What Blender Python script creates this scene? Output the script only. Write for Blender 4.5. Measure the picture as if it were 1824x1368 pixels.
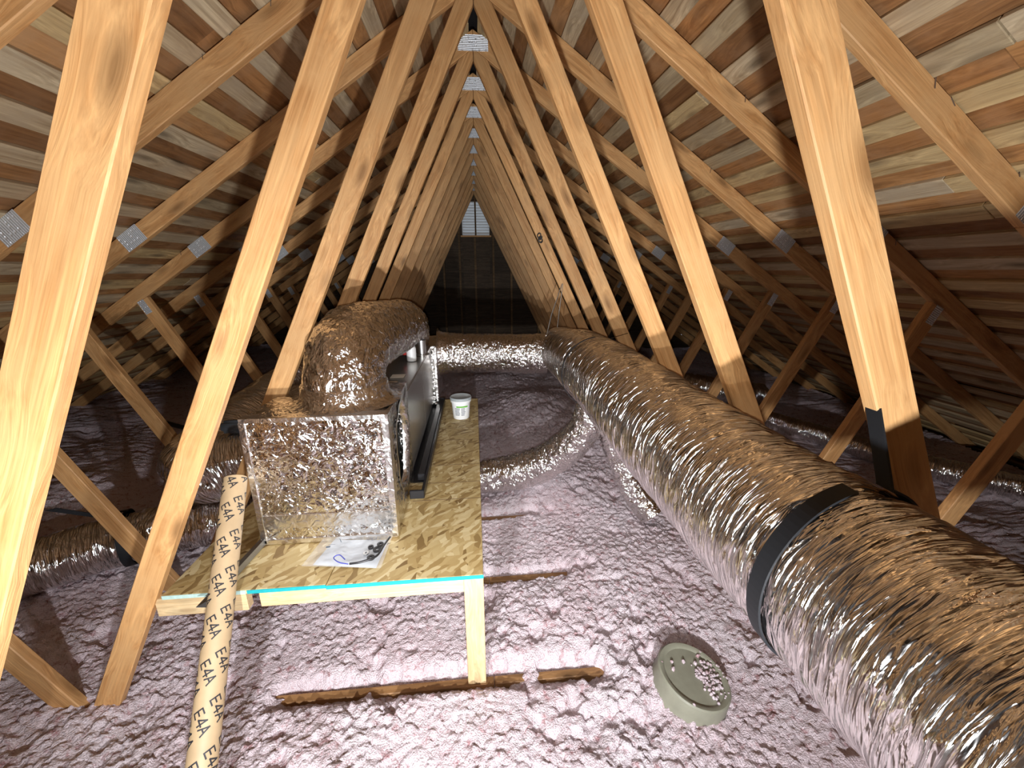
import bpy, bmesh, math, random
import numpy as np
from mathutils import Vector, Matrix
random.seed(7); rng = np.random.default_rng(11)
for o in list(bpy.data.objects): bpy.data.objects.remove(o)
SC = bpy.context.scene; COL = SC.collection
# ---------------------------------------------------------------- camera
R = [[0.99586, 0.02893, 0.0862], [-0.09081, 0.26882, 0.9589], [-0.00457, 0.96276, -0.27033]]
cd = bpy.data.cameras.new('camera'); cam = bpy.data.objects.new('camera', cd); COL.objects.link(cam)
M = Matrix(((R[0][0], R[0][1], -R[0][2], -0.038), (R[1][0], R[1][1], -R[1][2], 0.0),
            (R[2][0], R[2][1], -R[2][2], 1.75), (0, 0, 0, 1)))
cam.matrix_world = M
cd.sensor_width = 36; cd.lens = 36*720/1824; cd.clip_start = 0.02
SC.camera = cam
# ---------------------------------------------------------------- world, lamps, exposure
w = bpy.data.worlds.new('world'); SC.world = w; w.use_nodes = True
w.node_tree.nodes['Background'].inputs[0].default_value = (0.75, 0.85, 1.0, 1)
w.node_tree.nodes['Background'].inputs[1].default_value = 1.0
SC.view_settings.view_transform = 'Standard'; SC.view_settings.look = 'None'
SC.view_settings.exposure = 0.0; SC.view_settings.gamma = 1.0; SC.view_settings.use_curve_mapping = False
def lamp(name, loc, power, radius, color):
    l = bpy.data.lights.new(name, 'POINT'); l.energy = power; l.shadow_soft_size = radius; l.color = color
    o = bpy.data.objects.new(name, l); COL.objects.link(o); o.location = loc; return o
def spot(loc, target, power, angle, blend, radius, color):
    l = bpy.data.lights.new('spot_lamp', 'SPOT'); l.energy = power; l.shadow_soft_size = radius; l.color = color
    l.spot_size = math.radians(angle); l.spot_blend = blend
    o = bpy.data.objects.new('spot_lamp', l); COL.objects.link(o); o.location = loc
    o.rotation_euler = (Vector(target)-Vector(loc)).to_track_quat('-Z', 'Y').to_euler(); return o
def area(name, loc, target, power, size, color):
    l = bpy.data.lights.new(name, 'AREA'); l.shape = 'DISK'; l.size = size; l.energy = power; l.color = color
    o = bpy.data.objects.new(name, l); COL.objects.link(o); o.location = loc
    o.rotation_euler = (Vector(target)-Vector(loc)).to_track_quat('-Z', 'Y').to_euler(); return o
area('work_light', (0.02, -0.50, 0.96), (0.35, 2.0, 1.75), 75, 0.06, (0.96, 0.97, 1.0))
spot((-0.46, -0.32, 1.16), (-0.25, 2.8, 0.30), 165, 100, 1.0, 0.025, (0.97, 0.98, 1.0))  # unseen low lamp left of the viewer, separate from the phone flash
spot((-0.05, -0.02, 1.72), (0.30, 4.4, 0.35), 95, 85, 1.0, 0.01, (1.0, 0.99, 0.98))  # the phone's own flash at the camera
# ---------------------------------------------------------------- tagging helpers
def tag(o, label=None, cat=None, group=None, kind=None):
    if label: o['label'] = label
    if cat: o['category'] = cat
    if group: o['group'] = group
    if kind: o['kind'] = kind
    return o
def empty(name, loc=(0, 0, 0), label=None, cat=None, group=None, kind=None):
    o = bpy.data.objects.new(name, None); COL.objects.link(o); o.location = loc; o.empty_display_size = .1
    return tag(o, label, cat, group, kind)
def link(name, me, mat, parent=None, loc=(0, 0, 0), smooth=False):
    me.materials.clear()
    if mat: me.materials.append(mat)
    if smooth: me.polygons.foreach_set('use_smooth', [True]*len(me.polygons))
    o = bpy.data.objects.new(name, me); COL.objects.link(o); o.location = loc
    if parent: o.parent = parent
    return o
def mesh(name, v, f):
    me = bpy.data.meshes.new(name); me.from_pydata([tuple(map(float, p)) for p in v], [], [tuple(map(int, q)) for q in f]); me.update(); return me
# ---------------------------------------------------------------- numpy noise
def _h(ix, iy, iz, s=0):
    n = (ix.astype(np.int64)*374761393 + iy.astype(np.int64)*668265263 + iz.astype(np.int64)*2147483647 + s*974634777) & 0x7fffffff
    n = ((n ^ (n >> 13))*1274126177) & 0x7fffffff
    n = ((n ^ (n >> 15))*2246822519) & 0x7fffffff
    return ((n ^ (n >> 16)) & 0xffffff)/float(0xffffff)
def vn(x, y, z=None, s=0):
    z = np.zeros_like(x) if z is None else z
    x0, y0, z0 = np.floor(x), np.floor(y), np.floor(z)
    u, v, t = x-x0, y-y0, z-z0
    u, v, t = u*u*(3-2*u), v*v*(3-2*v), t*t*(3-2*t)
    r = 0
    for a in (0, 1):
        for b in (0, 1):
            for c in (0, 1):
                r = r + _h(x0+a, y0+b, z0+c, s)*(u if a else 1-u)*(v if b else 1-v)*(t if c else 1-t)
    return r*2-1
def worley(x, y, s=0):
    x0, y0 = np.floor(x), np.floor(y); z = np.zeros_like(x); best = np.full(x.shape, 9.); cid = np.zeros_like(x)
    for a in (-1, 0, 1):
        for b in (-1, 0, 1):
            cx, cy = x0+a, y0+b
            px, py = cx+_h(cx, cy, z, s+5), cy+_h(cx, cy, z, s+9)
            d = (px-x)**2+(py-y)**2
            m = d < best; best = np.where(m, d, best); cid = np.where(m, _h(cx, cy, z, s+21), cid)
    return np.sqrt(best), cid
# ---------------------------------------------------------------- materials
def mat(name):
    m = bpy.data.materials.new(name); m.use_nodes = True
    nt = m.node_tree; return m, nt, nt.nodes['Principled BSDF']
def N(nt, typ, ins={}, **kw):
    n = nt.nodes.new(typ)
    for k, v in kw.items(): setattr(n, k, v)
    for k, v in ins.items():
        if isinstance(v, bpy.types.NodeSocket): nt.links.new(v, n.inputs[k])
        else: n.inputs[k].default_value = v
    return n
def ramp(nt, fac, stops):
    n = nt.nodes.new('ShaderNodeValToRGB'); nt.links.new(fac, n.inputs[0])
    el = n.color_ramp.elements
    while len(el) < len(stops): el.new(0.5)
    for e, (p, c) in zip(el, stops): e.position = p; e.color = (*c, 1) if len(c) == 3 else c
    return n
def mix(nt, fac, a, b, mode='MIX'):
    n = nt.nodes.new('ShaderNodeMix'); n.data_type = 'RGBA'; n.blend_type = mode
    for k, v in ((0, fac), (6, a), (7, b)):
        if isinstance(v, bpy.types.NodeSocket): nt.links.new(v, n.inputs[k])
        else: n.inputs[k].default_value = v if k == 0 else ((*v, 1) if len(v) == 3 else v)
    return n.outputs[2]
def plain(name, col, rough=.5, metal=0, spec=.5, bump=0, bscale=60):
    m, nt, b = mat(name); b.inputs['Base Color'].default_value = (*col, 1); b.inputs['Roughness'].default_value = rough
    b.inputs['Metallic'].default_value = metal; b.inputs['Specular IOR Level'].default_value = spec
    if bump:
        tc = N(nt, 'ShaderNodeTexCoord'); nz = N(nt, 'ShaderNodeTexNoise', {'Vector': tc.outputs['Object'], 'Scale': bscale, 'Detail': 3.0})
        bp = N(nt, 'ShaderNodeBump', {'Height': nz.outputs[0], 'Strength': bump, 'Distance': .004}); nt.links.new(bp.outputs[0], b.inputs['Normal'])
        cc = mix(nt, nz.outputs[0], [c*.75 for c in col], [min(1, c*1.15) for c in col]); nt.links.new(cc, b.inputs['Base Color'])
    return m
def wood(name, light, dark, vary=.3, knot=1.0, rough=.55, stain=None, gain=1.0, tints=None):
    m, nt, b = mat(name)
    tc = N(nt, 'ShaderNodeTexCoord'); oi = N(nt, 'ShaderNodeObjectInfo')
    off = N(nt, 'ShaderNodeVectorMath', {0: oi.outputs['Random'], 1: (37.0, 91.0, 53.0)}, operation='MULTIPLY')
    co = N(nt, 'ShaderNodeVectorMath', {0: tc.outputs['Object'], 1: off.outputs[0]}, operation='ADD').outputs[0]
    # knots
    kc = N(nt, 'ShaderNodeMapping', {'Vector': co, 'Scale': (3.2, 11.0, 11.0)}).outputs[0]
    kv = N(nt, 'ShaderNodeTexVoronoi', {'Vector': kc, 'Scale': 1.0, 'Randomness': 1.0})
    kmask = N(nt, 'ShaderNodeMapRange', {'Value': kv.outputs['Distance'], 'From Min': .07, 'From Max': .29, 'To Min': 1., 'To Max': 0.}).outputs[0]
    warp = N(nt, 'ShaderNodeMapRange', {'Value': kv.outputs['Distance'], 'From Min': .05, 'From Max': .6, 'To Min': .035, 'To Max': 0.}).outputs[0]
    cw = N(nt, 'ShaderNodeVectorMath', {0: co, 1: warp}, operation='ADD').outputs[0]
    g1 = N(nt, 'ShaderNodeMapping', {'Vector': cw, 'Scale': (1.1, 24.0, 24.0)}).outputs[0]
    n1 = N(nt, 'ShaderNodeTexNoise', {'Vector': g1, 'Scale': 1.6, 'Detail': 4.0, 'Roughness': .6, 'Distortion': .6})
    g2 = N(nt, 'ShaderNodeMapping', {'Vector': cw, 'Scale': (5.0, 160.0, 160.0)}).outputs[0]
    n2 = N(nt, 'ShaderNodeTexNoise', {'Vector': g2, 'Scale': 1.0, 'Detail': 2.0})
    n3 = N(nt, 'ShaderNodeTexNoise', {'Vector': co, 'Scale': 5.0, 'Detail': 4.0, 'Roughness': .65})
    c = ramp(nt, n1.outputs[0], [(.32, dark), (.5, [(a+d)/2 for a, d in zip(light, dark)]), (.66, light)]).outputs[0]
    f2 = N(nt, 'ShaderNodeMapRange', {'Value': n2.outputs[0], 'From Min': .35, 'From Max': .7, 'To Min': .82, 'To Max': 1.06}).outputs[0]
    c = mix(nt, 1.0, c, f2, 'MULTIPLY')
    if stain:
        sf = N(nt, 'ShaderNodeMapRange', {'Value': n3.outputs[0], 'From Min': .45, 'From Max': .7}).outputs[0]
        c = mix(nt, sf, c, stain)
    else:
        sf = N(nt, 'ShaderNodeMapRange', {'Value': n3.outputs[0], 'From Min': .3, 'From Max': .7, 'To Min': .8, 'To Max': 1.08}).outputs[0]
        c = mix(nt, 1.0, c, sf, 'MULTIPLY')
    if tints:
        rr = ramp(nt, oi.outputs['Random'], tints); rr.color_ramp.interpolation = 'CONSTANT'
        c = mix(nt, 1.0, c, rr.outputs[0], 'MULTIPLY')
    else:
        rr = N(nt, 'ShaderNodeMapRange', {'Value': oi.outputs['Random'], 'To Min': 1-vary, 'To Max': 1+vary*.25}).outputs[0]
        c = mix(nt, 1.0, c, rr, 'MULTIPLY')
    if knot:
        km = N(nt, 'ShaderNodeMath', {0: kmask, 1: .75*knot}, operation='MULTIPLY').outputs[0]
        c = mix(nt, km, c, [d*.35 for d in dark])
    nt.links.new(c, b.inputs['Base Color']); b.inputs['Roughness'].default_value = rough
    b.inputs['Specular IOR Level'].default_value = .35
    h = N(nt, 'ShaderNodeMath', {0: n2.outputs[0], 1: n1.outputs[0]}, operation='ADD').outputs[0]
    bp = N(nt, 'ShaderNodeBump', {'Height': h, 'Strength': .35, 'Distance': .003}); nt.links.new(bp.outputs[0], b.inputs['Normal'])
    return m
def foil(name, scale=45., aniso=(1, 1, 1), uv=False, rough=.18, tilt=.55, bump=.6, base=(.90, .88, .86), fine=1.0):
    m, nt, b = mat(name)
    b.inputs['Metallic'].default_value = 1.0; b.inputs['Roughness'].default_value = rough
    tc = N(nt, 'ShaderNodeTexCoord'); src = tc.outputs['UV'] if uv else tc.outputs['Object']
    mp = N(nt, 'ShaderNodeMapping', {'Vector': src, 'Scale': aniso}).outputs[0]
    wn = N(nt, 'ShaderNodeTexNoise', {'Vector': mp, 'Scale': scale*.25, 'Detail': 2.0})
    wv = N(nt, 'ShaderNodeVectorMath', {0: wn.outputs['Color'], 1: (3.0/scale,)*3}, operation='MULTIPLY').outputs[0]
    mw = N(nt, 'ShaderNodeVectorMath', {0: mp, 1: wv}, operation='ADD').outputs[0]
    v = N(nt, 'ShaderNodeTexVoronoi', {'Vector': mw, 'Scale': scale})
    v2 = N(nt, 'ShaderNodeTexVoronoi', {'Vector': mw, 'Scale': scale*2.3})
    vc = mix(nt, .4, v.outputs['Color'], v2.outputs['Color'])
    ns = N(nt, 'ShaderNodeVectorMath', {0: vc, 1: (.5, .5, .5)}, operation='SUBTRACT').outputs[0]
    ns = N(nt, 'ShaderNodeVectorMath', {0: ns, 'Scale': tilt}, operation='SCALE').outputs[0]
    nz = N(nt, 'ShaderNodeTexNoise', {'Vector': mw, 'Scale': scale*.7, 'Detail': 3.0, 'Distortion': .8})
    hgt = nz.outputs[0]
    if uv:
        n4 = N(nt, 'ShaderNodeTexNoise', {'Vector': mw, 'Scale': scale*.55, 'Detail': 2.0, 'Roughness': .4})
        a1 = N(nt, 'ShaderNodeMath', {0: n4.outputs[0], 1: .5}, operation='SUBTRACT').outputs[0]
        a2 = N(nt, 'ShaderNodeMath', {0: a1}, operation='ABSOLUTE').outputs[0]
        a3 = N(nt, 'ShaderNodeMath', {0: a2, 1: -2.6}, operation='MULTIPLY').outputs[0]
        hgt = N(nt, 'ShaderNodeMath', {0: a3, 1: nz.outputs[0]}, operation='ADD').outputs[0]
    bp = N(nt, 'ShaderNodeBump', {'Height': hgt, 'Strength': bump, 'Distance': .01*fine})
    ad = N(nt, 'ShaderNodeVectorMath', {0: bp.outputs[0], 1: ns}, operation='ADD').outputs[0]
    nn = N(nt, 'ShaderNodeVectorMath', {0: ad}, operation='NORMALIZE').outputs[0]
    nt.links.new(nn, b.inputs['Normal'])
    n2 = N(nt, 'ShaderNodeTexNoise', {'Vector': src, 'Scale': 9.0, 'Detail': 2.0})
    c = mix(nt, n2.outputs[0], [x*.88 for x in base], base); nt.links.new(c, b.inputs['Base Color'])
    return m
M_TRUSS = wood('truss_lumber', (.76, .44, .185), (.50, .245, .085), vary=.24, stain=(.60, .35, .15))
M_PLY_L = wood('weathered_board', (.60, .49, .32), (.34, .25, .145), knot=1, rough=.7, stain=(.42, .34, .23),
               tints=[(0, (1, 1, 1)), (.25, (.8, .78, .72)), (.5, (1.05, .95, .72)), (.75, (.9, .86, .82))])
M_PLY_B = wood('brown_board', (.34, .17, .065), (.19, .085, .03), knot=.5, rough=.65, stain=(.28, .155, .075),
               tints=[(0, (1, 1, 1)), (.3, (.75, .72, .7)), (.6, (1.25, 1.2, 1.1)), (.8, (1.5, 1.55, 1.5))])
M_NEW = wood('new_pine', (.80, .61, .35), (.66, .46, .24), vary=.08, knot=.6)
M_FOIL = foil('duct_board_foil', 50., tilt=.52, bump=.8, rough=.11)
M_FLEX = foil('flex_duct_foil', 30., aniso=(3.6, .42, 1), uv=True, tilt=.22, bump=1.0, rough=.12, fine=1.1)
M_FLEX2 = foil('crumpled_foil', 62., aniso=(1.2, .8, 1), uv=True, tilt=.60, bump=.8, rough=.14)
M_TAPE = foil('foil_tape', 34., tilt=.2, bump=.6, rough=.26)
M_GALV = plain('galvanized_steel', (.62, .63, .63), .32, 1)
M_BLACK = plain('black_plastic', (.012, .012, .014), .35)
M_STRAP = plain('black_strap', (.010, .011, .013), .6, spec=.25)
M_WHITE = plain('white_plastic', (.82, .84, .84), .35)
# connector plate: punched, ribbed galvanised steel
def plate_mat():
    m, nt, b = mat('connector_plate'); b.inputs['Metallic'].default_value = .45; b.inputs['Roughness'].default_value = .45
    tc = N(nt, 'ShaderNodeTexCoord')
    wv = N(nt, 'ShaderNodeTexWave', {'Vector': tc.outputs['Object'], 'Scale': 32.0, 'Distortion': 0.0}, wave_type='BANDS', bands_direction='X')
    vo = N(nt, 'ShaderNodeTexVoronoi', {'Vector': tc.outputs['Object'], 'Scale': 45.0, 'Randomness': .35})
    d = N(nt, 'ShaderNodeMapRange', {'Value': vo.outputs['Distance'], 'From Min': .15, 'From Max': .3}).outputs[0]
    c = mix(nt, wv.outputs[0], (.55, .60, .64), (.85, .89, .93)); c = mix(nt, d, (.9, .93, .96), c); nt.links.new(c, b.inputs['Base Color'])
    h = N(nt, 'ShaderNodeMath', {0: wv.outputs[0], 1: d}, operation='ADD').outputs[0]
    bp = N(nt, 'ShaderNodeBump', {'Height': h, 'Strength': .8, 'Distance': .003}); nt.links.new(bp.outputs[0], b.inputs['Normal'])
    return m
M_PLATE = plate_mat()
def osb_mat():
    m, nt, b = mat('osb_board'); b.inputs['Roughness'].default_value = .6; b.inputs['Specular IOR Level'].default_value = .4
    tc = N(nt, 'ShaderNodeTexCoord'); nz = N(nt, 'ShaderNodeTexNoise', {'Vector': tc.outputs['Object'], 'Scale': 10.0, 'Detail': 2.0})
    wv = N(nt, 'ShaderNodeVectorMath', {0: nz.outputs['Color'], 1: (.05, .05, .05)}, operation='MULTIPLY').outputs[0]
    co = N(nt, 'ShaderNodeVectorMath', {0: tc.outputs['Object'], 1: wv}, operation='ADD').outputs[0]
    c = None; hs = None
    for k, (ang, sc) in enumerate(((.55, 16.), (-.75, 19.), (1.5, 17.), (2.4, 22.))):
        mr = N(nt, 'ShaderNodeMapping', {'Vector': co, 'Rotation': (0, 0, ang), 'Location': (k*3.1, k*1.7, 0)}).outputs[0]; mp = N(nt, 'ShaderNodeMapping', {'Vector': mr, 'Scale': (sc*.62, sc*2.6, 1)}).outputs[0]
        v = N(nt, 'ShaderNodeTexVoronoi', {'Vector': mp, 'Scale': 1.0}, voronoi_dimensions='2D')
        sp = N(nt, 'ShaderNodeSeparateColor', {0: v.outputs['Color']})
        cc = ramp(nt, sp.outputs[0], [(0, (.20, .12, .04)), (.2, (.38, .26, .10)), (.7, (.49, .365, .165)), (1, (.64, .53, .30))]).outputs[0]
        if c is None: c = cc
        else:
            f = N(nt, 'ShaderNodeMath', {0: sp.outputs[1], 1: .5}, operation='GREATER_THAN').outputs[0]
            c = mix(nt, f, c, cc)
        hs = sp.outputs[2]
    nt.links.new(c, b.inputs['Base Color'])
    bp = N(nt, 'ShaderNodeBump', {'Height': hs, 'Strength': .4, 'Distance': .002}); nt.links.new(bp.outputs[0], b.inputs['Normal'])
    return m
M_OSB = osb_mat()
def insul_mat():
    m, nt, b = mat('blown_insulation'); b.inputs['Roughness'].default_value = .95; b.inputs['Specular IOR Level'].default_value = .1
    tc = N(nt, 'ShaderNodeTexCoord')
    n1 = N(nt, 'ShaderNodeTexNoise', {'Vector': tc.outputs['Object'], 'Scale': 130.0, 'Detail': 4.0, 'Roughness': .8, 'Distortion': .3})
    v1 = N(nt, 'ShaderNodeTexVoronoi', {'Vector': tc.outputs['Object'], 'Scale': 150.0})
    n2 = N(nt, 'ShaderNodeTexNoise', {'Vector': tc.outputs['Object'], 'Scale': 3.0, 'Detail': 4.0})
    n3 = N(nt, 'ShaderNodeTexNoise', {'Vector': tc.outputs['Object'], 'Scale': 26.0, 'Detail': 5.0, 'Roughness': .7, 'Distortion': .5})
    c = ramp(nt, n2.outputs[0], [(.35, (.91, .75, .80)), (.65, (.94, .83, .88))]).outputs[0]
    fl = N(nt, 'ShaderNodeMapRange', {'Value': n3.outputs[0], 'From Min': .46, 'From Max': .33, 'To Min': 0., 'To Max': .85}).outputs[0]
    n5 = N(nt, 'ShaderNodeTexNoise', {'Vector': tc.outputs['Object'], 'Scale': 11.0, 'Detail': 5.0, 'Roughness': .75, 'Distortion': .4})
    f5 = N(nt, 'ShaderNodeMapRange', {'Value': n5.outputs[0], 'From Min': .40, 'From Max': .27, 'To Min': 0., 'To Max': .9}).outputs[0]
    c = mix(nt, fl, c, (.50, .24, .25)); c = mix(nt, f5, c, (.42, .17, .17))  # dark red flecks paint the shade of crevices into the fibre colour
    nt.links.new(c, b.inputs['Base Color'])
    h = N(nt, 'ShaderNodeMath', {0: v1.outputs['Distance'], 1: -.6}, operation='MULTIPLY').outputs[0]
    h = N(nt, 'ShaderNodeMath', {0: h, 1: n1.outputs[0]}, operation='ADD').outputs[0]
    bp = N(nt, 'ShaderNodeBump', {'Height': h, 'Strength': 1.0, 'Distance': .011}); nt.links.new(bp.outputs[0], b.inputs['Normal'])
    return m
M_INS = insul_mat()
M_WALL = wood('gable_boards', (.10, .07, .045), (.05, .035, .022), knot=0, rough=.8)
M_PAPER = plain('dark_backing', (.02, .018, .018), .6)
# ---------------------------------------------------------------- members cut from boards
def clip(poly, a, b, c):      # keep a*x+b*z<=c
    out = []
    for i in range(len(poly)):
        p, q = poly[i], poly[(i+1) % len(poly)]
        dp, dq = a*p[0]+b*p[1]-c, a*q[0]+b*q[1]-c
        if dp <= 0: out.append(p)
        if dp*dq < 0:
            t = dp/(dp-dq); out.append((p[0]+t*(q[0]-p[0]), p[1]+t*(q[1]-p[1])))
    return out
def member(name, poly, ang, y0, y1, m, parent, bev=.003, label=None):
    """prism of polygon (x,z) between y0,y1; object x axis runs along the board so that the grain follows it"""
    cx = sum(p[0] for p in poly)/len(poly); cz = sum(p[1] for p in poly)/len(poly); cy = (y0+y1)/2
    ca, sa = math.cos(ang), math.sin(ang)
    loc = [((p[0]-cx)*ca+(p[1]-cz)*sa, -(p[0]-cx)*sa+(p[1]-cz)*ca) for p in poly]
    n = len(loc); v = [(a, y0-cy, b) for a, b in loc]+[(a, y1-cy, b) for a, b in loc]
    f = [tuple(range(n)), tuple(range(2*n-1, n-1, -1))]+[(i, i+n, (i+1) % n+n, (i+1) % n) for i in range(n)]
    me = mesh(name, v, f); bm = bmesh.new(); bm.from_mesh(me); bmesh.ops.recalc_face_normals(bm, faces=bm.faces)
    if bev: bmesh.ops.bevel(bm, geom=list(bm.edges), offset=bev, segments=1, affect='EDGES')
    bm.to_mesh(me); bm.free()
    o = link(name, me, m, parent, (cx, cy, cz)); o.rotation_euler = (0, -ang, 0)
    if label: o['label'] = label
    return o
def boxm(name, x0, x1, y0, y1, z0, z1, m, parent=None, bev=.003, seg=1, smooth=False):
    c = ((x0+x1)/2, (y0+y1)/2, (z0+z1)/2); me = bpy.data.meshes.new(name); bm = bmesh.new()
    bmesh.ops.create_cube(bm, size=1); bmesh.ops.scale(bm, vec=(x1-x0, y1-y0, z1-z0), verts=bm.verts)
    if bev: bmesh.ops.bevel(bm, geom=list(bm.edges), offset=bev, segments=seg, affect='EDGES')
    bm.to_mesh(me); bm.free()
    return link(name, me, m, parent, c, smooth)
# ---------------------------------------------------------------- swept ducts
def catmull(pts, n):
    P = [np.array(p, float) for p in pts]; P = [2*P[0]-P[1]]+P+[2*P[-1]-P[-2]]; out = []
    for i in range(1, len(P)-2):
        for k in range(n):
            t = k/n; a, b, c, d = P[i-1:i+3]
            out.append(.5*((2*b)+(-a+c)*t+(2*a-5*b+4*c-d)*t*t+(-a+3*b-3*c+d)*t**3))
    out.append(P[-2]); return np.array(out)
def sweep(name, pts, r, m, parent=None, closed=False, step=.012, nt=96, wr=.006, wfreq=(38., 1.3), seed=0, lump=.006, cap=True, pinch=(), smooth=True, crum=0.0):
    C = catmull(pts, 24); seg = np.linalg.norm(np.diff(C, axis=0), axis=1); S = np.concatenate([[0], np.cumsum(seg)])
    ns = max(4, int(S[-1]/step)); s = np.linspace(0, S[-1], ns); C = np.stack([np.interp(s, S, C[:, i]) for i in range(3)], 1)
    T = np.gradient(C, axis=0); T /= np.linalg.norm(T, axis=1)[:, None]
    u = np.cross(T[0], (0, 0, 1)) if abs(T[0][2]) < .9 else np.cross(T[0], (0, 1, 0)); u /= np.linalg.norm(u); U = [u]
    for i in range(1, ns):
        u = U[-1]-T[i]*U[-1].dot(T[i]); U.append(u/np.linalg.norm(u))
    U = np.array(U); V = np.cross(T, U)
    th = np.linspace(0, 2*np.pi, nt, endpoint=False)
    rr = np.interp(s/S[-1], np.linspace(0, 1, len(r)), r) if isinstance(r, (list, tuple)) else np.full(ns, r)
    s2, t2 = np.meshgrid(s, th, indexing='ij')
    cx, sy = np.cos(t2), np.sin(t2)
    R0 = rr[:, None]
    # circumferential wrinkles (long round the duct, short along it) + slow lumps
    w1 = vn(s2*wfreq[0]+2.2*vn(s2*4, cx*1.5, sy*1.5, seed+3), cx*wfreq[1]*1.6+7, sy*wfreq[1]*1.6+3, seed)
    w2 = vn(s2*wfreq[0]*2.1+9, cx*2.8, sy*2.8, seed+1)
    am = .5+.5*vn(s2*3, cx*2, sy*2, seed+8)
    D = wr*(-np.abs(w1)*1.6+.5*w2)*(.35+1.1*am) + lump*vn(s2*4+5, cx*1.7, sy*1.7, seed+2)
    if crum: D = D+crum*(-np.abs(vn(s2*22, cx*22*R0, sy*22*R0, seed+4)))+crum*.5*vn(s2*50, cx*50*R0, sy*50*R0, seed+6)
    for ps, pw, pd in pinch: D = D-pd*np.exp(-((s2-ps)/pw)**2)
    RR = R0+D
    if closed: RR[-1] = .002; RR[-2] *= .75; RR[-3] *= .93
    X = C[:, None, :]+RR[..., None]*(cx[..., None]*U[:, None, :]+sy[..., None]*V[:, None, :])
    v = X.reshape(-1, 3); i = np.arange(ns-1)[:, None]; j = np.arange(nt)[None, :]; j1 = (j+1) % nt
    f = np.stack([i*nt+j, i*nt+j1, (i+1)*nt+j1, (i+1)*nt+j], -1).reshape(-1, 4)
    me = bpy.data.meshes.new(name); org = C.mean(0); v = v-org
    me.vertices.add(len(v)); me.vertices.foreach_set('co', v.ravel())
    me.loops.add(f.size); me.loops.foreach_set('vertex_index', f.ravel())
    me.polygons.add(len(f)); me.polygons.foreach_set('loop_start', np.arange(0, f.size, 4)); 
    uvl = me.uv_layers.new(name='UVMap')
    uu = np.broadcast_to(s[:, None], (ns, nt)); 
    a = np.stack([np.broadcast_to(i, (ns-1, nt)), np.broadcast_to(i, (ns-1, nt)), np.broadcast_to(i+1, (ns-1, nt)), np.broadcast_to(i+1, (ns-1, nt))], -1)
    bth = np.stack([np.broadcast_to(j, (ns-1, nt)), np.broadcast_to(j+1, (ns-1, nt)), np.broadcast_to(j+1, (ns-1, nt)), np.broadcast_to(j, (ns-1, nt))], -1)
    uv = np.stack([s[a], bth*(2*np.pi/nt)*rr.mean()], -1).reshape(-1, 2)
    uvl.data.foreach_set('uv', uv.ravel())
    me.update(calc_edges=True); me.validate()
    o = link(name, me, m, parent, tuple(org), smooth)
    if parent: o.location = Vector(org)-parent.location
    return o
# ================================================================ SETTING
RIDGE = 3.1697; SL = .6667; PA = math.atan(SL)          # chord underside at the ridge; 8:12 pitch
Y0 = 2.577; TS = .61
CH = .107                                               # vertical depth of the chord
Yn = lambda n: Y0+TS*n
ROOFZ = RIDGE+CH
def slope_boards(side, name, label):
    root = empty(name, (0, 0, 0), label, None, None, 'structure')
    bw = .0885; k = 0; L = 6.15; s0 = .03
    rows = int(L/bw); random.seed(3 if side < 0 else 5)
    for r_ in range(rows):
        a = s0+r_*bw
        light = (r_ % 2 == 0)
        y = -2.6-random.random()*1.2*0
        cuts = [-2.6, 1.2+random.uniform(-1, 1), 4.6+random.uniform(-1, 1), 8.25] if (2 < r_ < 40) else [-2.6, 3+random.uniform(-1, 1), 8.25]
        th = .019
        gap = random.uniform(.002, .004)
        w_ = bw-gap if light else bw+.012
        dz = random.uniform(0, .003) if light else .0195
        for q in range(len(cuts)-1):
            ya, yb = cuts[q]+.0015, cuts[q+1]-.0015
            me = bpy.data.meshes.new('board'); bm = bmesh.new(); bmesh.ops.create_cube(bm, size=1)
            bmesh.ops.scale(bm, vec=(yb-ya, w_, th), verts=bm.verts)
            if light: bmesh.ops.bevel(bm, geom=list(bm.edges), offset=.0022, segments=1, affect='EDGES')
            bm.to_mesh(me); bm.free()
            d = a+bw/2; off = th/2+dz                     # distance down slope / above rafter tops
            x = side*(d*math.cos(PA)+off*math.sin(PA)); z = ROOFZ-d*math.sin(PA)+off*math.cos(PA)
            o = link('board', me, M_PLY_L if light else M_PLY_B, root, (x, (ya+yb)/2, z))
            # local x -> world y, local y -> down slope
            ex = Vector((0, 1, 0)); ey = Vector((side*math.cos(PA), 0, -math.sin(PA))); ez = ex.cross(ey)
            o.rotation_euler = Matrix((ex, ey, ez)).transposed().to_euler()
            o.rotation_euler.rotate_axis('Y', random.uniform(-.002, .002))
    # outer roof deck over the boards keeps daylight out
    me = mesh('roof_deck', [(side*0, -2.64, ROOFZ+.10), (side*5.5, -2.64, ROOFZ+.10-SL*5.5), (side*5.5, 8.34, ROOFZ+.10-SL*5.5), (side*0, 8.34, ROOFZ+.10)], [(0, 1, 2, 3)])
    o = link('roof_deck', me, M_PAPER, root); s = o.modifiers.new('s', 'SOLIDIFY'); s.thickness = .02; s.offset = 1 if side < 0 else -1
    o['label'] = 'dark backing above the boards'
    return root
slope_boards(-1, 'ceiling', 'left roof slope of alternating grey and brown sheathing boards')
slope_boards(1, 'ceiling', 'right roof slope of alternating pale and brown sheathing boards')
# drywall below the joists
o = boxm('floor', -5.3, 5.3, -2.6, 8.4, -.16, -.1, plain('drywall', (.45, .42, .40), .9, bump=.2), bev=0); tag(o, 'dark ceiling drywall under the insulation', kind='structure')
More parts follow.
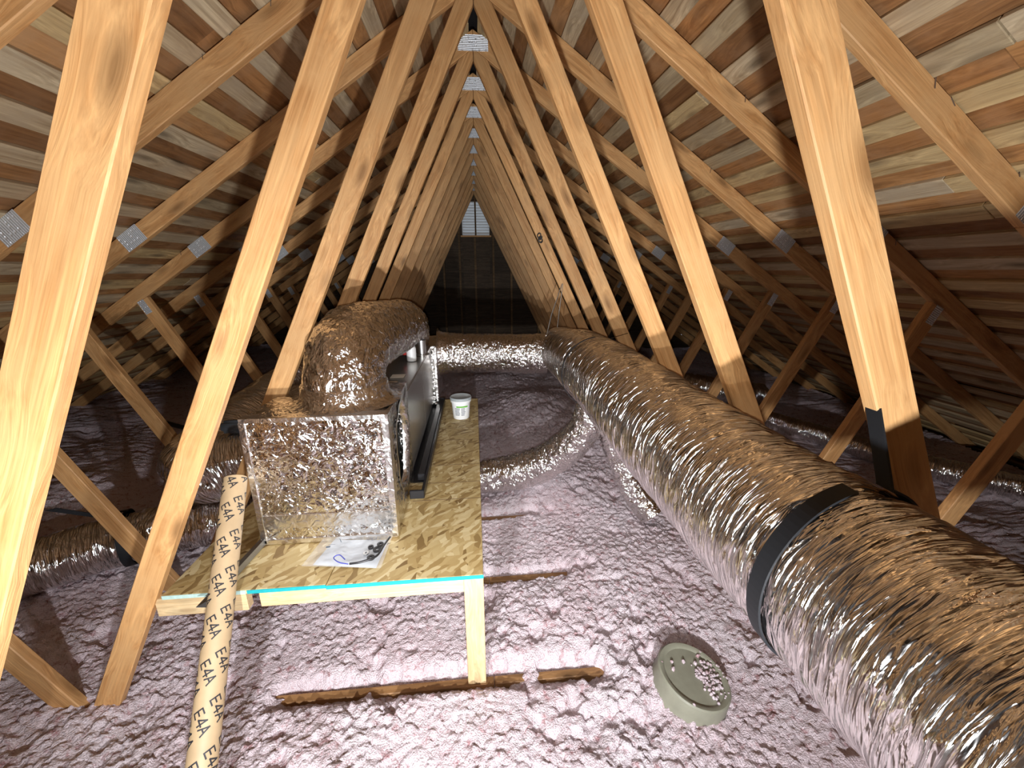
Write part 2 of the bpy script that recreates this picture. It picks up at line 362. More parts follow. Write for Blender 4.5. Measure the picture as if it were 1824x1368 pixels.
# end walls
g = empty('wall_back', (0, 8.3, 0), 'dark far gable wall with studs and louvred vent', kind='structure')
VX0, VX1, VZ0, VZ1 = -.235, .285, 2.40, 2.98
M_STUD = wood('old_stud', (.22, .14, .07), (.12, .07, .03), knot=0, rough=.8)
def gable_piece(x0, x1, z0, z1, yy=0, m=M_WALL, nm='wall_panel', th=.02):
    poly = [(x0, z0), (x1, z0), (x1, z1), (x0, z1)]
    poly = clip(poly, SL, 1, ROOFZ); poly = clip(poly, -SL, 1, ROOFZ)
    if len(poly) > 2: return member(nm, poly, 0, yy, yy+th, m, g, bev=0)
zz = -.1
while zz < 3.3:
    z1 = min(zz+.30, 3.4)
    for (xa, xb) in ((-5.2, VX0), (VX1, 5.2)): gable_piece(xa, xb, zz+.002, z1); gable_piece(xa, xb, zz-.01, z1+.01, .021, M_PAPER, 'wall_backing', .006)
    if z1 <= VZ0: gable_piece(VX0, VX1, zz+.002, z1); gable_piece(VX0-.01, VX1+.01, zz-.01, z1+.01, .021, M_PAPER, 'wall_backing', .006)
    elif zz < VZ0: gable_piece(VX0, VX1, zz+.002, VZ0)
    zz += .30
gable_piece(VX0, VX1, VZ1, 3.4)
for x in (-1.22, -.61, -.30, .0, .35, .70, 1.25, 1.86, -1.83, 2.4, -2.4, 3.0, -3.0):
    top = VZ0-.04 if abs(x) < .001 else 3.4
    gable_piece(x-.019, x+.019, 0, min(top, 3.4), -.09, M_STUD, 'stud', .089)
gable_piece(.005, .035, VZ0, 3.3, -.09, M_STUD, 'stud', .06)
lv = M_WHITE
for i in range(12):
    z = VZ0+.03+i*.049
    o = boxm('louver_slat', VX0, VX1, -.03, .055, z-.004, z+.004, lv, g, bev=.001); o.rotation_euler = (math.radians(-42), 0, 0)
boxm('sill', VX0-.03, VX1+.03, -.08, .02, VZ0-.03, VZ0, M_TRUSS, g)
g2 = boxm('wall_front', -5.3, 5.3, -2.66, -2.6, -.1, 3.5, M_WALL, bev=0); tag(g2, 'board wall behind the viewer', kind='structure')
for s, nm in ((-1, 'wall_left'), (1, 'wall_right')):
    o = boxm(nm, *sorted((s*5.0, s*5.06)), -2.6, 8.3, -.1, .35, M_WALL, bev=0); tag(o, 'low dark eave board closing the '+nm[5:]+' edge', kind='structure')
# ================================================================ TRUSSES
ORD = {-4: 'roof truss right above the viewer, out of frame', -3: 'nearest roof truss, its thick web boards cut off by the top of the picture',
       -2: 'second roof truss from the viewer, left web standing in front of platform corner', -1: 'third roof truss, left web ending behind the front left corner of foil box',
       0: 'fourth roof truss, left chord with the largest clear metal plate', 1: 'fifth roof truss, left chord plate right of the largest plate',
       2: 'sixth roof truss, right web ending behind the far end of big duct', 3: 'seventh roof truss, above the back of air handler cabinet', 4: 'eighth roof truss, first one beyond the short cross duct',
       5: 'ninth roof truss, fifth from the far gable wall', 6: 'tenth roof truss, fourth from the far gable wall', 7: 'eleventh roof truss, third from the far gable wall',
       8: 'twelfth roof truss, second from the far gable wall', 9: 'last roof truss, standing in front of the louvred gable vent'}
def plate(cx, cz, w_, h_, ang, root, y):
    o = boxm('connector_plate', -w_/2, w_/2, -.0012, 0, -h_/2, h_/2, M_PLATE, root, bev=0)
    o.location = (cx, y, cz); o.rotation_euler = (0, -ang, 0); return o
BAD = 5.05
M_SHADED = wood('shaded_joist', (.44, .24, .10), (.30, .15, .055), vary=.15)  # truss lumber in darker brown, shade of the recess put into its colour
M_NAIL = plain('nail_steel', (.25, .22, .2), .5, .8)
nail_me = None
def truss(n):
    root = empty('roof_truss', (0, Yn(n), 0), ORD[n], 'truss', 'roof trusses in a row along the attic')
    t = .038
    jz = lambda: random.uniform(-.004, .004)
    for s in (-1, 1):
        # top chord in two lengths, spliced at 1.92
        def P(pts):
            return [(s*x, z) for x, z in pts]
        ch = lambda xa, xb: P([(xa, RIDGE-SL*xa), (xb, RIDGE-SL*xb), (xb+CH*.46, RIDGE-SL*xb+CH*.69), (xa+CH*.46, RIDGE-SL*xa+CH*.69)])
        up = ch(-.06, 1.92); up = clip(up, -s, 0, -.0008)
        lo = ch(1.922, 4.95); lo = clip(lo, 0, -1, -.092)
        a = -s*PA
        member('top_chord', up, a, 0, t, M_TRUSS, root); member('top_chord', lo, a, 0, t, M_TRUSS, root)
        # steep web
        wj = jz()*.6
        xi = lambda z: (3.0985-z)/2.0016+wj
        web = P([(xi(3.3), 3.3), (xi(-.0), 0), (xi(0)+.0988, 0), (xi(3.3)+.0988, 3.3)])
        web = clip(web, s*SL, 1, RIDGE-.001); web = clip(web, -s, 0, -.0015); web = clip(web, 0, -1, -.001)
        member('web', web, -s*math.atan(2.0), 0, t, M_TRUSS, root)
        # companion web
        dx, dz = 2.44-1.665, 1.60; L = math.hypot(dx, dz); nx, nz = dz/L*.0445, -dx/L*.0445
        c0, c1 = (1.665-dx*.1, -dz*.1), (2.44+dx*.1, 1.6*1.1)
        cw = P([(c0[0]-nx, c0[1]-nz), (c0[0]+nx, c0[1]+nz), (c1[0]+nx, c1[1]+nz), (c1[0]-nx, c1[1]-nz)])
        cw = clip(cw, s*SL, 1, RIDGE-.001); cw = clip(cw, 0, -1, -.001)
        # keep clear of the steep web foot
        cw = clip(cw, -s*1, -1/2.0016, -((3.0985)/2.0016+.0988+wj+.001))
        member('web', cw, s*math.atan2(dz, dx), 0, t, M_TRUSS, root)
        pe = random.uniform(-.012, .012)
        xm = 1.92+pe+CH*.23; plate(s*xm, RIDGE-SL*(1.92+pe)+CH*.345, .135, .092, a, root, -.0002)
        xj = 2.44; plate(s*(xj-.03), RIDGE-SL*xj-.035, .10, .05, s*math.atan2(dz, dx), root, -.0002)
        if -2 <= n <= 3:
            for q in range(5):
                xx = random.uniform(.5, 1.8) if q < 4 else random.uniform(2, 2.3); L_ = random.uniform(.02, .035)
                nb = boxm('nail', -.0011, .0011, -.0011, .0011, -L_/2, L_/2, M_NAIL, root, bev=0)
                nb.location = (s*(xx+CH*.46), -.006, RIDGE-SL*xx+CH*.69-L_*.5+.002); nb.rotation_euler = (random.uniform(-.5, .1), random.uniform(-.5, .5), 0)
    plate(0, 3.0985+.10, .092, .20, math.pi/2, root, -.0004).dimensions
    bc = [(-BAD, -.089), (BAD, -.089), (BAD-.02, 0), (-BAD+.02, 0)]
    for (xa, xb) in ((-4.96, -.0), (.002, 4.96)):
        member('bottom_chord', [(xa, -.089), (xb, -.089), (xb, 0), (xa, 0)], 0, 0, t, M_SHADED, root)
    return root
for n in range(-4, 10): truss(n)
# protruding roofing nails (thin, bent) near the left chords
# ================================================================ INSULATION
def axis(segs):
    out = []
    for a, b, d in segs: out += list(np.arange(a, b-1e-6, d))
    out.append(segs[-1][1]); return np.array(out)
gx = axis([(-4.6, -2.8, .05), (-2.8, -2.2, .02), (-2.2, 1.6, .0068), (1.6, 2.6, .03), (2.6, 4.6, .06)])
gy = axis([(-2.55, .3, .08), (.3, .85, .02), (.85, 2.6, .0066), (2.6, 4.2, .011), (4.2, 6.2, .025), (6.2, 8.2, .05)])
X, Y = np.meshgrid(gx, gy, indexing='ij')
def sm(a, b, x): t = np.clip((x-a)/(b-a), 0, 1); return t*t*(3-2*t)
def ins_h(X, Y, detail=True):
    h = .035+.03*vn(X*1.1, Y*1.1, s=4)+.022*vn(X*3, Y*3, s=5)
    h = h+.09*sm(-1.1, -2.2, X)+.05*sm(1.0, 1.8, X)
    h = h+.20*sm(-1.9, -2.8, X)*sm(1.8, 2.9, Y)
    h = h+.16*np.exp(-((X-.75)/.55)**2-((Y-4.6)/.9)**2)+.05*sm(3, 5, Y)
    h = h+.10*np.exp(-((X-.55)/.35)**2-((Y-3.0)/.35)**2)
    # bays kept low beside the exposed joist tops
    for n, xa, xb, tw in ((-2, -.88, .43, .050), (-1, -.16, .44, .042), (0, -.1, .36, .036), (1, -.05, .2, .04)):
        cy = Yn(n)+.019
        m = sm(xa-.08, xa+.02, X+.05*vn(X*9, Y*9, s=2))*sm(xb+.08, xb-.02, X+.05*vn(X*9, Y*9, s=3))
        k = np.exp(-((Y-cy)/tw)**2)*m
        k = np.minimum(1, k*1.5)*(1-.45*sm(.4, .8, vn(X*11+5, Y*11, s=31)))
        h = h*(1-k)-.032*k
    if detail:
        wx, wy = X+.012*vn(X*30, Y*30, s=6), Y+.012*vn(X*30, Y*30, s=7)
        d1, c1 = worley(wx/.036, wy/.036, 1); d2, c2 = worley(wx/.0175, wy/.0175, 2)
        a = .75+.35*vn(X*4, Y*4, s=9)
        h = h+a*(.013*(1-np.minimum(d1, 1)**1.6)*(.3+1.2*c1)+.010*(1-np.minimum(d2, 1)**1.5)*(.3+1.2*c2)+.006*vn(X*75, Y*75, s=10)+.004*vn(X*140, Y*140, s=18))
        pit = sm(.25, .75, vn(X*7+3, Y*7, s=12)*.6+vn(X*19, Y*19, s=13)*.55)
        h = h-.030*pit
    return h
H = ins_h(X, Y)
nx_, ny_ = X.shape
lat = .008
V = np.stack([X+lat*vn(X*55, Y*55, s=15), Y+lat*vn(X*55, Y*55, s=16), H], -1).reshape(-1, 3)
i = np.arange(nx_-1)[:, None]; j = np.arange(ny_-1)[None, :]
F = np.stack([i*ny_+j, (i+1)*ny_+j, (i+1)*ny_+j+1, i*ny_+j+1], -1).reshape(-1, 4)
me = bpy.data.meshes.new('insulation'); me.vertices.add(len(V)); me.vertices.foreach_set('co', V.ravel())
me.loops.add(F.size); me.loops.foreach_set('vertex_index', F.ravel().astype(np.int32)); me.polygons.add(len(F)); me.polygons.foreach_set('loop_start', np.arange(0, F.size, 4, dtype=np.int32))
me.update(calc_edges=True)
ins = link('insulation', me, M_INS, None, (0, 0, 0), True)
tag(ins, 'pale pink blown fibre insulation covering the attic floor', 'insulation', None, 'stuff')
# ================================================================ PLATFORM
PX0, PX1, PY0, PY1, PZ = -1.245, -.035, 1.365, 3.69, .576
pl = empty('platform', ((PX0+PX1)/2, 2.5, 0), 'raised OSB work platform on pine frame carrying the air handler', 'platform')
def pb(nm, x0, x1, y0, y1, z0, z1, m, bev=.002):
    o = boxm(nm, x0, x1, y0, y1, z0, z1, m, None, bev); o.parent = pl; o.location = Vector(o.location)-pl.location; return o
T = .018
pb('osb_panel', PX0, -.648, PY0, PY1, PZ-T, PZ, M_OSB); pb('osb_panel', -.645, PX1, PY0-.006, PY1, PZ-T, PZ+.001, M_OSB)
teal = plain('teal_edge_paint', (.01, .34, .37), .55, bump=.15)
pb('edge_coating', -.645, PX1+.001, PY0-.0075, PY0-.0055, PZ-T+.001, PZ, teal, 0)['label'] = 'teal painted panel edge'
pb('edge_coating', -.94, -.648, PY0-.0015, PY0+.0005, PZ-T+.001, PZ-.001, teal, 0)['label'] = 'teal painted panel edge'
pb('edge_coating', PX0, -.945, PY0-.0015, PY0+.0005, PZ-T+.001, PZ-.001, plain('worn_edge_paint', (.42, .60, .55), .7, bump=.8, bscale=45), 0)['label'] = 'worn pale teal panel edge'
zb = PZ-T-.001
def grain_box(nm, x0, x1, y0, y1, z0, z1, ax, m=M_NEW):
    """box whose local x axis (grain) runs along world axis ax"""
    L = {'x': x1-x0, 'y': y1-y0, 'z': z1-z0}
    o_ = [k for k in 'xyz' if k != ax]
    me = bpy.data.meshes.new(nm); bm = bmesh.new(); bmesh.ops.create_cube(bm, size=1)
    if ax == 'x': dims = (L['x'], L['y'], L['z']); rot = (0, 0, 0)
    elif ax == 'y': dims = (L['y'], L['x'], L['z']); rot = (0, 0, math.pi/2)
    else: dims = (L['z'], L['y'], L['x']); rot = (0, -math.pi/2, 0)
    bmesh.ops.scale(bm, vec=dims, verts=bm.verts); bmesh.ops.bevel(bm, geom=list(bm.edges), offset=.0025, segments=1, affect='EDGES')
    bm.to_mesh(me); bm.free(); o = link(nm, me, m, pl, Vector(((x0+x1)/2, (y0+y1)/2, (z0+z1)/2))-pl.location); o.rotation_euler = rot; return o
grain_box('rim_board', -.90, PX1-.079, PY0, PY0+.038, zb-.064, zb, 'x'); grain_box('rim_board', PX0-.035, -.95, PY0+.004, PY0+.042, zb-.080, zb, 'x')
grain_box('rim_board', PX0, PX1, PY1-.038, PY1, zb-.089, zb, 'x')
grain_box('rim_board', PX1-.038, PX1, PY0+.04, PY1-.04, zb-.089, zb, 'y'); grain_box('rim_board', PX0, PX0+.038, PY0+.044, PY1-.04, zb-.089, zb, 'y')
for n in (-1, 0, 1): grain_box('joist', PX0+.04, PX1-.04, Yn(n), Yn(n)+.038, zb-.089, zb, 'x')
for (x, y) in ((PX1-.079, PY0), (PX1-.079, PY1-.038), (PX0, PY1-.038)):
    grain_box('leg', x, x+.079, y-.002, y+.036, .001, zb if (x > -1 and y < 2) else zb-.09, 'z')
# chalk lines / tongue joints across the panels
for y in (1.93, 2.11, 2.33, 2.72, 2.95, 3.15, 3.4): pb('groove', -.395, PX1-.002, y, y+.004, PZ-.0005, PZ+.0016, plain('pencil_line', (.16, .10, .05), .8), 0)['label'] = 'dark line across panel'
# ================================================================ PLENUM BOX, AIR HANDLER
ZT = 1.168
def dense_box(nm, x0, x1, y0, y1, z0, z1, d, amp, seed, m, parent, hole=None, taper=0):
    """duct board box with quilted, slightly wavy faces; hole=(y,z,r) cut in the +x face"""
    bm = bmesh.new()
    def face(o, a, b, na, nb, nrm):
        o, a, b, nrm = map(np.array, (o, a, b, nrm)); idx = {}
        A = np.linspace(0, 1, na+1); B = np.linspace(0, 1, nb+1)
        for i_, p in enumerate(A):
            for j_, q in enumerate(B):
                e = min(p, 1-p, q, 1-q); P = o+a*p+b*q
                k = min(1, e*12)
                P = P+nrm*amp*k*float(vn(np.array([P[0]*14.]), np.array([P[1]*14.]), np.array([P[2]*14.]), seed)[0])
                idx[i_, j_] = bm.verts.new(P)
        for i_ in range(na):
            for j_ in range(nb):
                if hole is not None and nrm[0] > .5:
                    c = o+a*(A[i_]+A[i_+1])/2+b*(B[j_]+B[j_+1])/2
                    if (c[1]-hole[0])**2/hole[2]**2+(c[2]-hole[1])**2/hole[3]**2 < 1: continue
                bm.faces.new((idx[i_, j_], idx[i_+1, j_], idx[i_+1, j_+1], idx[i_, j_+1]))
    W, D, Hh = x1-x0, y1-y0, z1-z0; f = lambda L: max(2, int(L/d))
    face((x0, y0, z0), (W, 0, 0), (0, 0, Hh), f(W), f(Hh), (0, -1, 0)); face((x1, y1, z0), (-W, 0, 0), (0, 0, Hh), f(W), f(Hh), (0, 1, 0))
    face((x1, y0, z0), (0, D, 0), (0, 0, Hh), f(D), f(Hh), (1, 0, 0)); face((x0, y1, z0), (0, -D, 0), (0, 0, Hh), f(D), f(Hh), (-1, 0, 0))
    face((x0, y0, z1), (W, 0, 0), (0, D, 0), f(W), f(D), (0, 0, 1)); face((x0, y1, z0), (W, 0, 0), (0, -D, 0), f(W), f(D), (0, 0, -1))
    bmesh.ops.remove_doubles(bm, verts=bm.verts, dist=1e-4)
    me = bpy.data.meshes.new(nm); bm.to_mesh(me); bm.free()
    return link(nm, me, m, parent, (0, 0, 0), True)
BX0, BX1, BY0, BY1, BZ0 = -1.005, -.420, 1.636, 2.165, PZ+.006
box = empty('return_plenum', (0, 0, 0), 'foil-faced duct board box with round side hole on platform', 'plenum')
ob = dense_box('foil_shell', BX0, BX1, BY0, BY1, BZ0, ZT, .016, .0045, 3, M_FOIL, box, hole=(1.93, .905, .165, .222))
md = ob.modifiers.new('edge', 'EDGE_SPLIT'); md.split_angle = math.radians(50)
# hole lining: dark interior edge ring and inner sleeve
ring = []; rf = []
nn = 48
for k in range(nn):
    a = 2*math.pi*k/nn; q = 1+.05*math.sin(5*a+1)+.03*math.sin(11*a)
    for dx, rr_ in ((.004, 1.06), (.006, .99), (-.028, .97)):
        ring.append((BX1+dx, 1.93+.165*rr_*q*math.cos(a), .905+.222*rr_*q*math.sin(a)))
for k in range(nn):
    for u in (0, 1): a0 = 3*k+u; b0 = 3*((k+1) % nn)+u; rf.append((a0, b0, b0+1, a0+1))
link('hole_rim', mesh('hole_rim', ring, rf), M_TAPE, box, (0, 0, 0), True)['label'] = 'torn foil rim of the round hole'
boxm('lining', BX0+.03, BX1-.06, BY0+.03, BY1-.03, BZ0+.03, ZT-.03, plain('dark_liner', (.03, .028, .02), .9), box, bev=.004)['label'] = 'dark inner liner'
# foil tape strips on the front, slightly proud
def tape(x0, x1, y0, y1, z0, z1): return boxm('foil_tape', x0, x1, y0, y1, z0, z1, M_TAPE, box, bev=.001)
tape(BX0+.02, BX1-.01, BY0-.0052, BY0+.006, BZ0+.075, BZ0+.14); tape(BX0-.003, BX1+.006, BY0-.007, BY0+.05, ZT-.012, ZT+.007)
tape(BX1-.022, BX1+.006, BY0-.006, BY0+.045, BZ0+.003, ZT-.01); tape(BX0-.006, BX0+.018, BY0-.006, BY0+.03, BZ0+.003, ZT-.01); tape(BX0-.002, BX1+.002, BY0-.006, BY0+.02, BZ0-.002, BZ0+.02)
# air handler cabinet
AX0, AX1, AY0, AY1, AZ0, AZ1 = -.99, -.432, 2.17, 3.46, PZ+.05, 1.125
ah = empty('air_handler', (0, 0, 0), 'grey steel air handler cabinet behind the foil box', 'air handler')
M_CAB = plain('cabinet_steel', (.50, .48, .45), .27, .85)
boxm('cabinet', AX0, AX1, AY0, AY1, AZ0, AZ1, M_CAB, ah, bev=.004)
boxm('side_panel', AX1+.0005, AX1+.008, AY0+.01, 2.84, AZ0+.01, AZ1-.015, M_CAB, ah, bev=.002); boxm('side_panel', AX1+.0005, AX1+.008, 2.85, AY1-.01, AZ0+.01, AZ1-.015, M_CAB, ah, bev=.002)
boxm('top_flange', AX1-.02, AX1+.010, AY0, AY1, AZ1-.006, AZ1+.004, M_CAB, ah, bev=.001)
boxm('access_slot', AX1+.008, AX1+.010, 3.32, 3.40, AZ1-.075, AZ1-.045, M_BLACK, ah, bev=0)['label'] = 'small black slot'
o = boxm('paper_tag', -.56, -.48, 2.42, 2.50, AZ1+.003, AZ1+.0045, plain('tag_paper', (.62, .55, .45), .7), ah, bev=0); o['label'] = 'tan paper tag on cabinet top'
o = boxm('paper_tag', -.62, -.50, 2.22, 2.34, AZ1+.003, AZ1+.0045, plain('tag_paper_b', (.42, .30, .2), .7), ah, bev=0); o['label'] = 'brown paper tag on cabinet top'
# far plenum
fp = empty('supply_plenum', (0, 0, 0), 'foil wrapped plenum on the far end of air handler', 'plenum')
dense_box('foil_shell', -.99, -.385, 3.47, 4.06, PZ+.03, 1.13, .03, .006, 8, M_FOIL, fp).modifiers.new('e', 'EDGE_SPLIT').split_angle = 1
boxm('foil_tape', -.40, -.380, 3.455, 3.56, PZ+.06, 1.12, M_TAPE, fp, bev=.002)
boxm('support_block', -.95, -.45, 3.69, 4.0, .02, PZ+.028, M_NEW, fp, bev=.003)['label'] = 'pine block under the plenum'
# condensate pan
pan = empty('drain_pan', (0, 0, 0), 'black plastic drain pan under the air handler', 'pan')
for a in ((-.412, -.335, 1.95, 1.965), (-1.06, -.335, 3.585, 3.60), (-1.06, -1.045, 2.17, 3.585), (-.35, -.335, 1.965, 3.585)):
    boxm('pan_rim', *a, PZ+.002, PZ+.050, M_BLACK, pan, bev=.003)
boxm('pan_base', -1.05, -.34, 2.125, 3.59, PZ+.001, PZ+.006, M_BLACK, pan, bev=0)
boxm('foam_strip', -.395, -.352, 2.14, 3.57, PZ+.006, PZ+.047, M_BLACK, pan, bev=.004)
# condensate switch and pipe stub on top of the cabinet
fs = empty('float_switch', (-.500, 2.90, AZ1+.004), 'small white and grey sensor standing on cabinet top', 'sensor')
def lathe(nm, prof, m, parent, n=28, loc=(0, 0, 0)):
    v = []; f = []
    for k in range(n):
        a = 2*math.pi*k/n
        for r_, z in prof: v.append((r_*math.cos(a), r_*math.sin(a), z))
    q = len(prof)
    for k in range(n):
        for u in range(q-1): f.append((k*q+u, ((k+1) % n)*q+u, ((k+1) % n)*q+u+1, k*q+u+1))
    me = mesh(nm, v, f); bm = bmesh.new(); bm.from_mesh(me); bmesh.ops.remove_doubles(bm, verts=bm.verts, dist=1e-5); bmesh.ops.recalc_face_normals(bm, faces=bm.faces)
    bmesh.ops.holes_fill(bm, edges=bm.edges); bm.to_mesh(me); bm.free()
    o = link(nm, me, m, parent, loc, True); e = o.modifiers.new('e', 'EDGE_SPLIT'); e.split_angle = math.radians(40); return o
lathe('body', [(.001, 0), (.032, 0), (.034, .01), (.034, .085), (.030, .10), (.001, .10)], M_WHITE, fs)
lathe('cap', [(.001, .1005), (.030, .1005), (.028, .125), (.018, .135), (.001, .136)], plain('grey_cap', (.35, .36, .38), .4), fs)
lathe('button', [(.001, 0), (.012, 0), (.012, .02), (.001, .02)], plain('red_button', (.7, .05, .04), .4), fs, 16, (-.036, -.012, .055)).rotation_euler = (0, -math.pi/2, 0)
ps = empty('pipe_stub', (-.455, 3.12, AZ1+.004), 'short shiny round metal collar on cabinet top', 'pipe')
lathe('collar', [(.034, 0), (.034, .10), (.038, .102), (.038, .112), (.034, .113), (.030, .113), (.030, 0)], M_GALV, ps)
lathe('flange', [(.036, 0), (.06, 0), (.06, .004), (.036, .004)], M_GALV, ps)
# ================================================================ DUCTS
el = empty('elbow_duct', (0, 0, 0), 'fat crumpled foil elbow duct rising from the box top', 'duct')
sweep('duct_body', [(-.650, 1.88, 1.175), (-.650, 1.885, 1.26), (-.648, 1.95, 1.35), (-.642, 2.12, 1.405), (-.625, 2.4, 1.40), (-.60, 2.8, 1.385), (-.585, 3.15, 1.36), (-.60, 3.42, 1.30), (-.62, 3.60, 1.18), (-.62, 3.62, 1.14)],
      [.182, .187, .192, .190, .185, .18, .18, .17], M_FLEX2, el, step=.011, nt=110, wr=.004, lump=.010, seed=5, crum=.010)
lathe('collar_tape', [(.250, ZT+.004), (.215, ZT+.012), (.196, ZT+.035), (.192, ZT+.085), (.188, ZT+.09)], M_FLEX2 if 0 else foil('crinkled_tape', 60., tilt=.5, bump=.6, rough=.17), el, 64, (-.65, 1.88, 0))
bd = empty('main_duct', (0, 0, 0), 'huge foil flex duct running along the right side toward the viewer', 'duct')
sweep('duct_body', [(.73, -1.6, 1.115), (.73, -.9, 1.115), (.73, -.2, 1.115), (.73, .3, 1.112), (.73, .8, 1.11), (.728, 1.06, 1.11), (.73, 1.6, 1.118), (.725, 2.2, 1.13), (.72, 2.8, 1.12), (.74, 3.3, 1.07), (.765, 3.80, 1.03)],
      [.205, .205, .205, .208, .21, .215, .222, .222, .215, .205], M_FLEX, bd, closed=True, step=.0065, nt=150, wr=.0065, wfreq=(30., 1.2), lump=.006, seed=21, pinch=((2.265, .02, .012), (4.02, .03, .008)))
hd = empty('cross_duct', (0, 0, 0), 'short foil duct crossing from the far plenum to main duct', 'duct')
sweep('duct_body', [(-.39, 3.80, 1.0), (-.2, 3.80, 1.0), (.1, 3.78, 1.0), (.35, 3.72, .995), (.62, 3.68, 1.0)], [.20, .185, .185, .185, .19], M_FLEX2, hd, step=.012, nt=80, wr=.006, wfreq=(30, 1.2), seed=31, crum=.004)
lathe('collar_tape', [(.24, 0), (.215, .01), (.20, .05), (.196, .09)], bpy.data.materials['crinkled_tape'], hd, 48, (-.39, 3.80, 1.0)).rotation_euler = (0, math.pi/2, 0)
sd = empty('branch_duct', (0, 0, 0), 'thin foil duct lying on insulation right of the platform', 'duct')
sweep('duct_body', [(-.12, 2.78, .22), (.05, 2.82, .225), (.25, 2.80, .26), (.45, 2.72, .37), (.60, 2.60, .55), (.69, 2.50, .74), (.72, 2.46, .92)], [.115, .135, .14, .135, .125, .115, .11], M_FLEX2, sd, step=.010, nt=80, wr=.010, wfreq=(24, 1.2), seed=41, crum=.006)
sd2 = empty('branch_duct', (0, 0, 0), 'foil branch duct dropping behind the middle of main duct', 'duct')
sweep('duct_body', [(.80, 2.62, .95), (.86, 2.60, .75), (.95, 2.55, .5), (1.05, 2.45, .25), (1.15, 2.35, .12)], [.10, .10, .10, .10, .10], M_FLEX2, sd2, step=.012, nt=64, wr=.008, wfreq=(24, 1.2), seed=43)
ld = empty('side_duct', (0, 0, 0), 'fat foil elbow duct left of the foil box', 'duct')
sweep('duct_body', [(-.992, 2.35, .78), (-1.2, 2.30, .75), (-1.42, 2.27, .70), (-1.60, 2.27, .655), (-1.69, 2.38, .66), (-1.67, 2.62, .70), (-1.60, 2.95, .78), (-1.57, 3.3, .84), (-1.56, 3.7, .84), (-1.56, 4.4, .7)],
      [.17, .185, .20, .205, .20, .185, .18, .18, .18, .17], M_FLEX, ld, step=.010, nt=110, wr=.010, wfreq=(20, 1.1), seed=51, lump=.012)
ld2 = empty('floor_duct', (0, 0, 0), 'foil flex duct lying low on the insulation at left', 'duct')
sweep('duct_body', [(-1.28, 2.42, .26), (-1.5, 2.36, .29), (-1.75, 2.24, .31), (-2.0, 2.18, .30), (-2.25, 2.05, .285), (-2.5, 1.92, .27), (-2.9, 1.8, .25)], [.13, .135, .14, .145, .145, .145, .14], M_FLEX, ld2, step=.010, nt=90, wr=.011, wfreq=(26, 1.2), seed=61)
rd = empty('low_duct', (0, 0, 0), 'thin foil duct on the floor beyond the right trusses', 'duct')
sweep('duct_body', [(2.95, 4.0, .20), (3.25, 3.5, .18), (3.5, 3.0, .17), (3.75, 2.6, .17), (4.1, 2.2, .17)], .10, M_FLEX, rd, step=.015, nt=48, wr=.008, seed=71)
rd2 = empty('low_duct', (0, 0, 0), 'ribbed foil duct end low behind the main duct and right webs', 'duct')
sweep('duct_body', [(2.45, 4.9, .34), (2.7, 4.6, .36), (3.0, 4.4, .33), (3.4, 4.4, .28)], .14, M_FLEX, rd2, step=.015, nt=48, wr=.010, seed=73)
# straps
def band(nm, pts, wdt, th, m, parent=None, nrm=None):
    """flat strap following pts (list of (p, outward normal)), wdt wide along `nrm`"""
    v = []; f = []
    for p, nv in pts:
        p = Vector(p); nv = Vector(nv).normalized(); sd_ = Vector(nrm).normalized()*wdt/2
        v += [p-sd_, p+sd_, p+sd_+nv*th, p-sd_+nv*th]
    for k in range(len(pts)-1):
        a, b = 4*k, 4*k+4
        for u in range(4): f.append((a+u, a+(u+1) % 4, b+(u+1) % 4, b+u))
    f += [(0, 3, 2, 1), (len(v)-4, len(v)-3, len(v)-2, len(v)-1)]
    me = mesh(nm, v, f); bm = bmesh.new(); bm.from_mesh(me); bmesh.ops.recalc_face_normals(bm, faces=bm.faces); bm.to_mesh(me); bm.free()
    return link(nm, me, m, parent, (0, 0, 0), False)
def loop_strap(cx, cz, y, r, wdt, topz, slant=0, hx=None, th=.004, hy=0):
    pts = []
    hx = cx+.25 if hx is None else hx
    # start at hook, come down tangent, round the underside, up again
    n0 = 80
    top = (hx, y+hy, topz)
    a0, a1 = math.radians(72), math.radians(72-335)
    for k in range(n0+1):
        a = a0+(a1-a0)*k/n0
        nv = (math.cos(a), 0, math.sin(a)); pts.append(((cx+r*nv[0], y+slant*math.cos(a), cz+r*nv[2]), nv))
    return pts, top
def hang(name, label, cx, cz, y, r, wdt, hook, m, th=.003, slant=0, rot=0):
    e = empty(name, (cx, y, cz), label, 'strap'); e.rotation_euler = (0, 0, rot)
    pts, _ = loop_strap(0, 0, 0, r, wdt, 0, slant, th=th); band('loop', pts, wdt, th, m, e, (0, 1, 0))
    p0 = Vector(pts[0][0]); h = Matrix.Rotation(-rot, 3, 'Z') @ (Vector(hook)-Vector((cx, y, cz)))
    mid = (p0+h)/2
    band('tail', [(p0, (1, 0, .3)), (mid, (1, 0, .2)), (h, (1, 0, .1))], wdt*.9, th, m, e, (0, 1, 0)); return e
hang('hanging_strap', 'wide black strap around the near part of main duct', .730, 1.112, .665, .211, .038, (.832, .80, 1.52), M_STRAP, .005, slant=.03)
hang('hanging_strap', 'narrow black strap around the middle of main duct', .722, 1.125, 2.42, .228, .014, (.93, 2.5, 1.36), M_STRAP, .003)
hang('hanging_strap', 'black strap around the low duct at left', -2.03, .302, 2.165, .152, .045, (-2.2, 2.0, .60), M_STRAP, .005, rot=math.radians(-62))
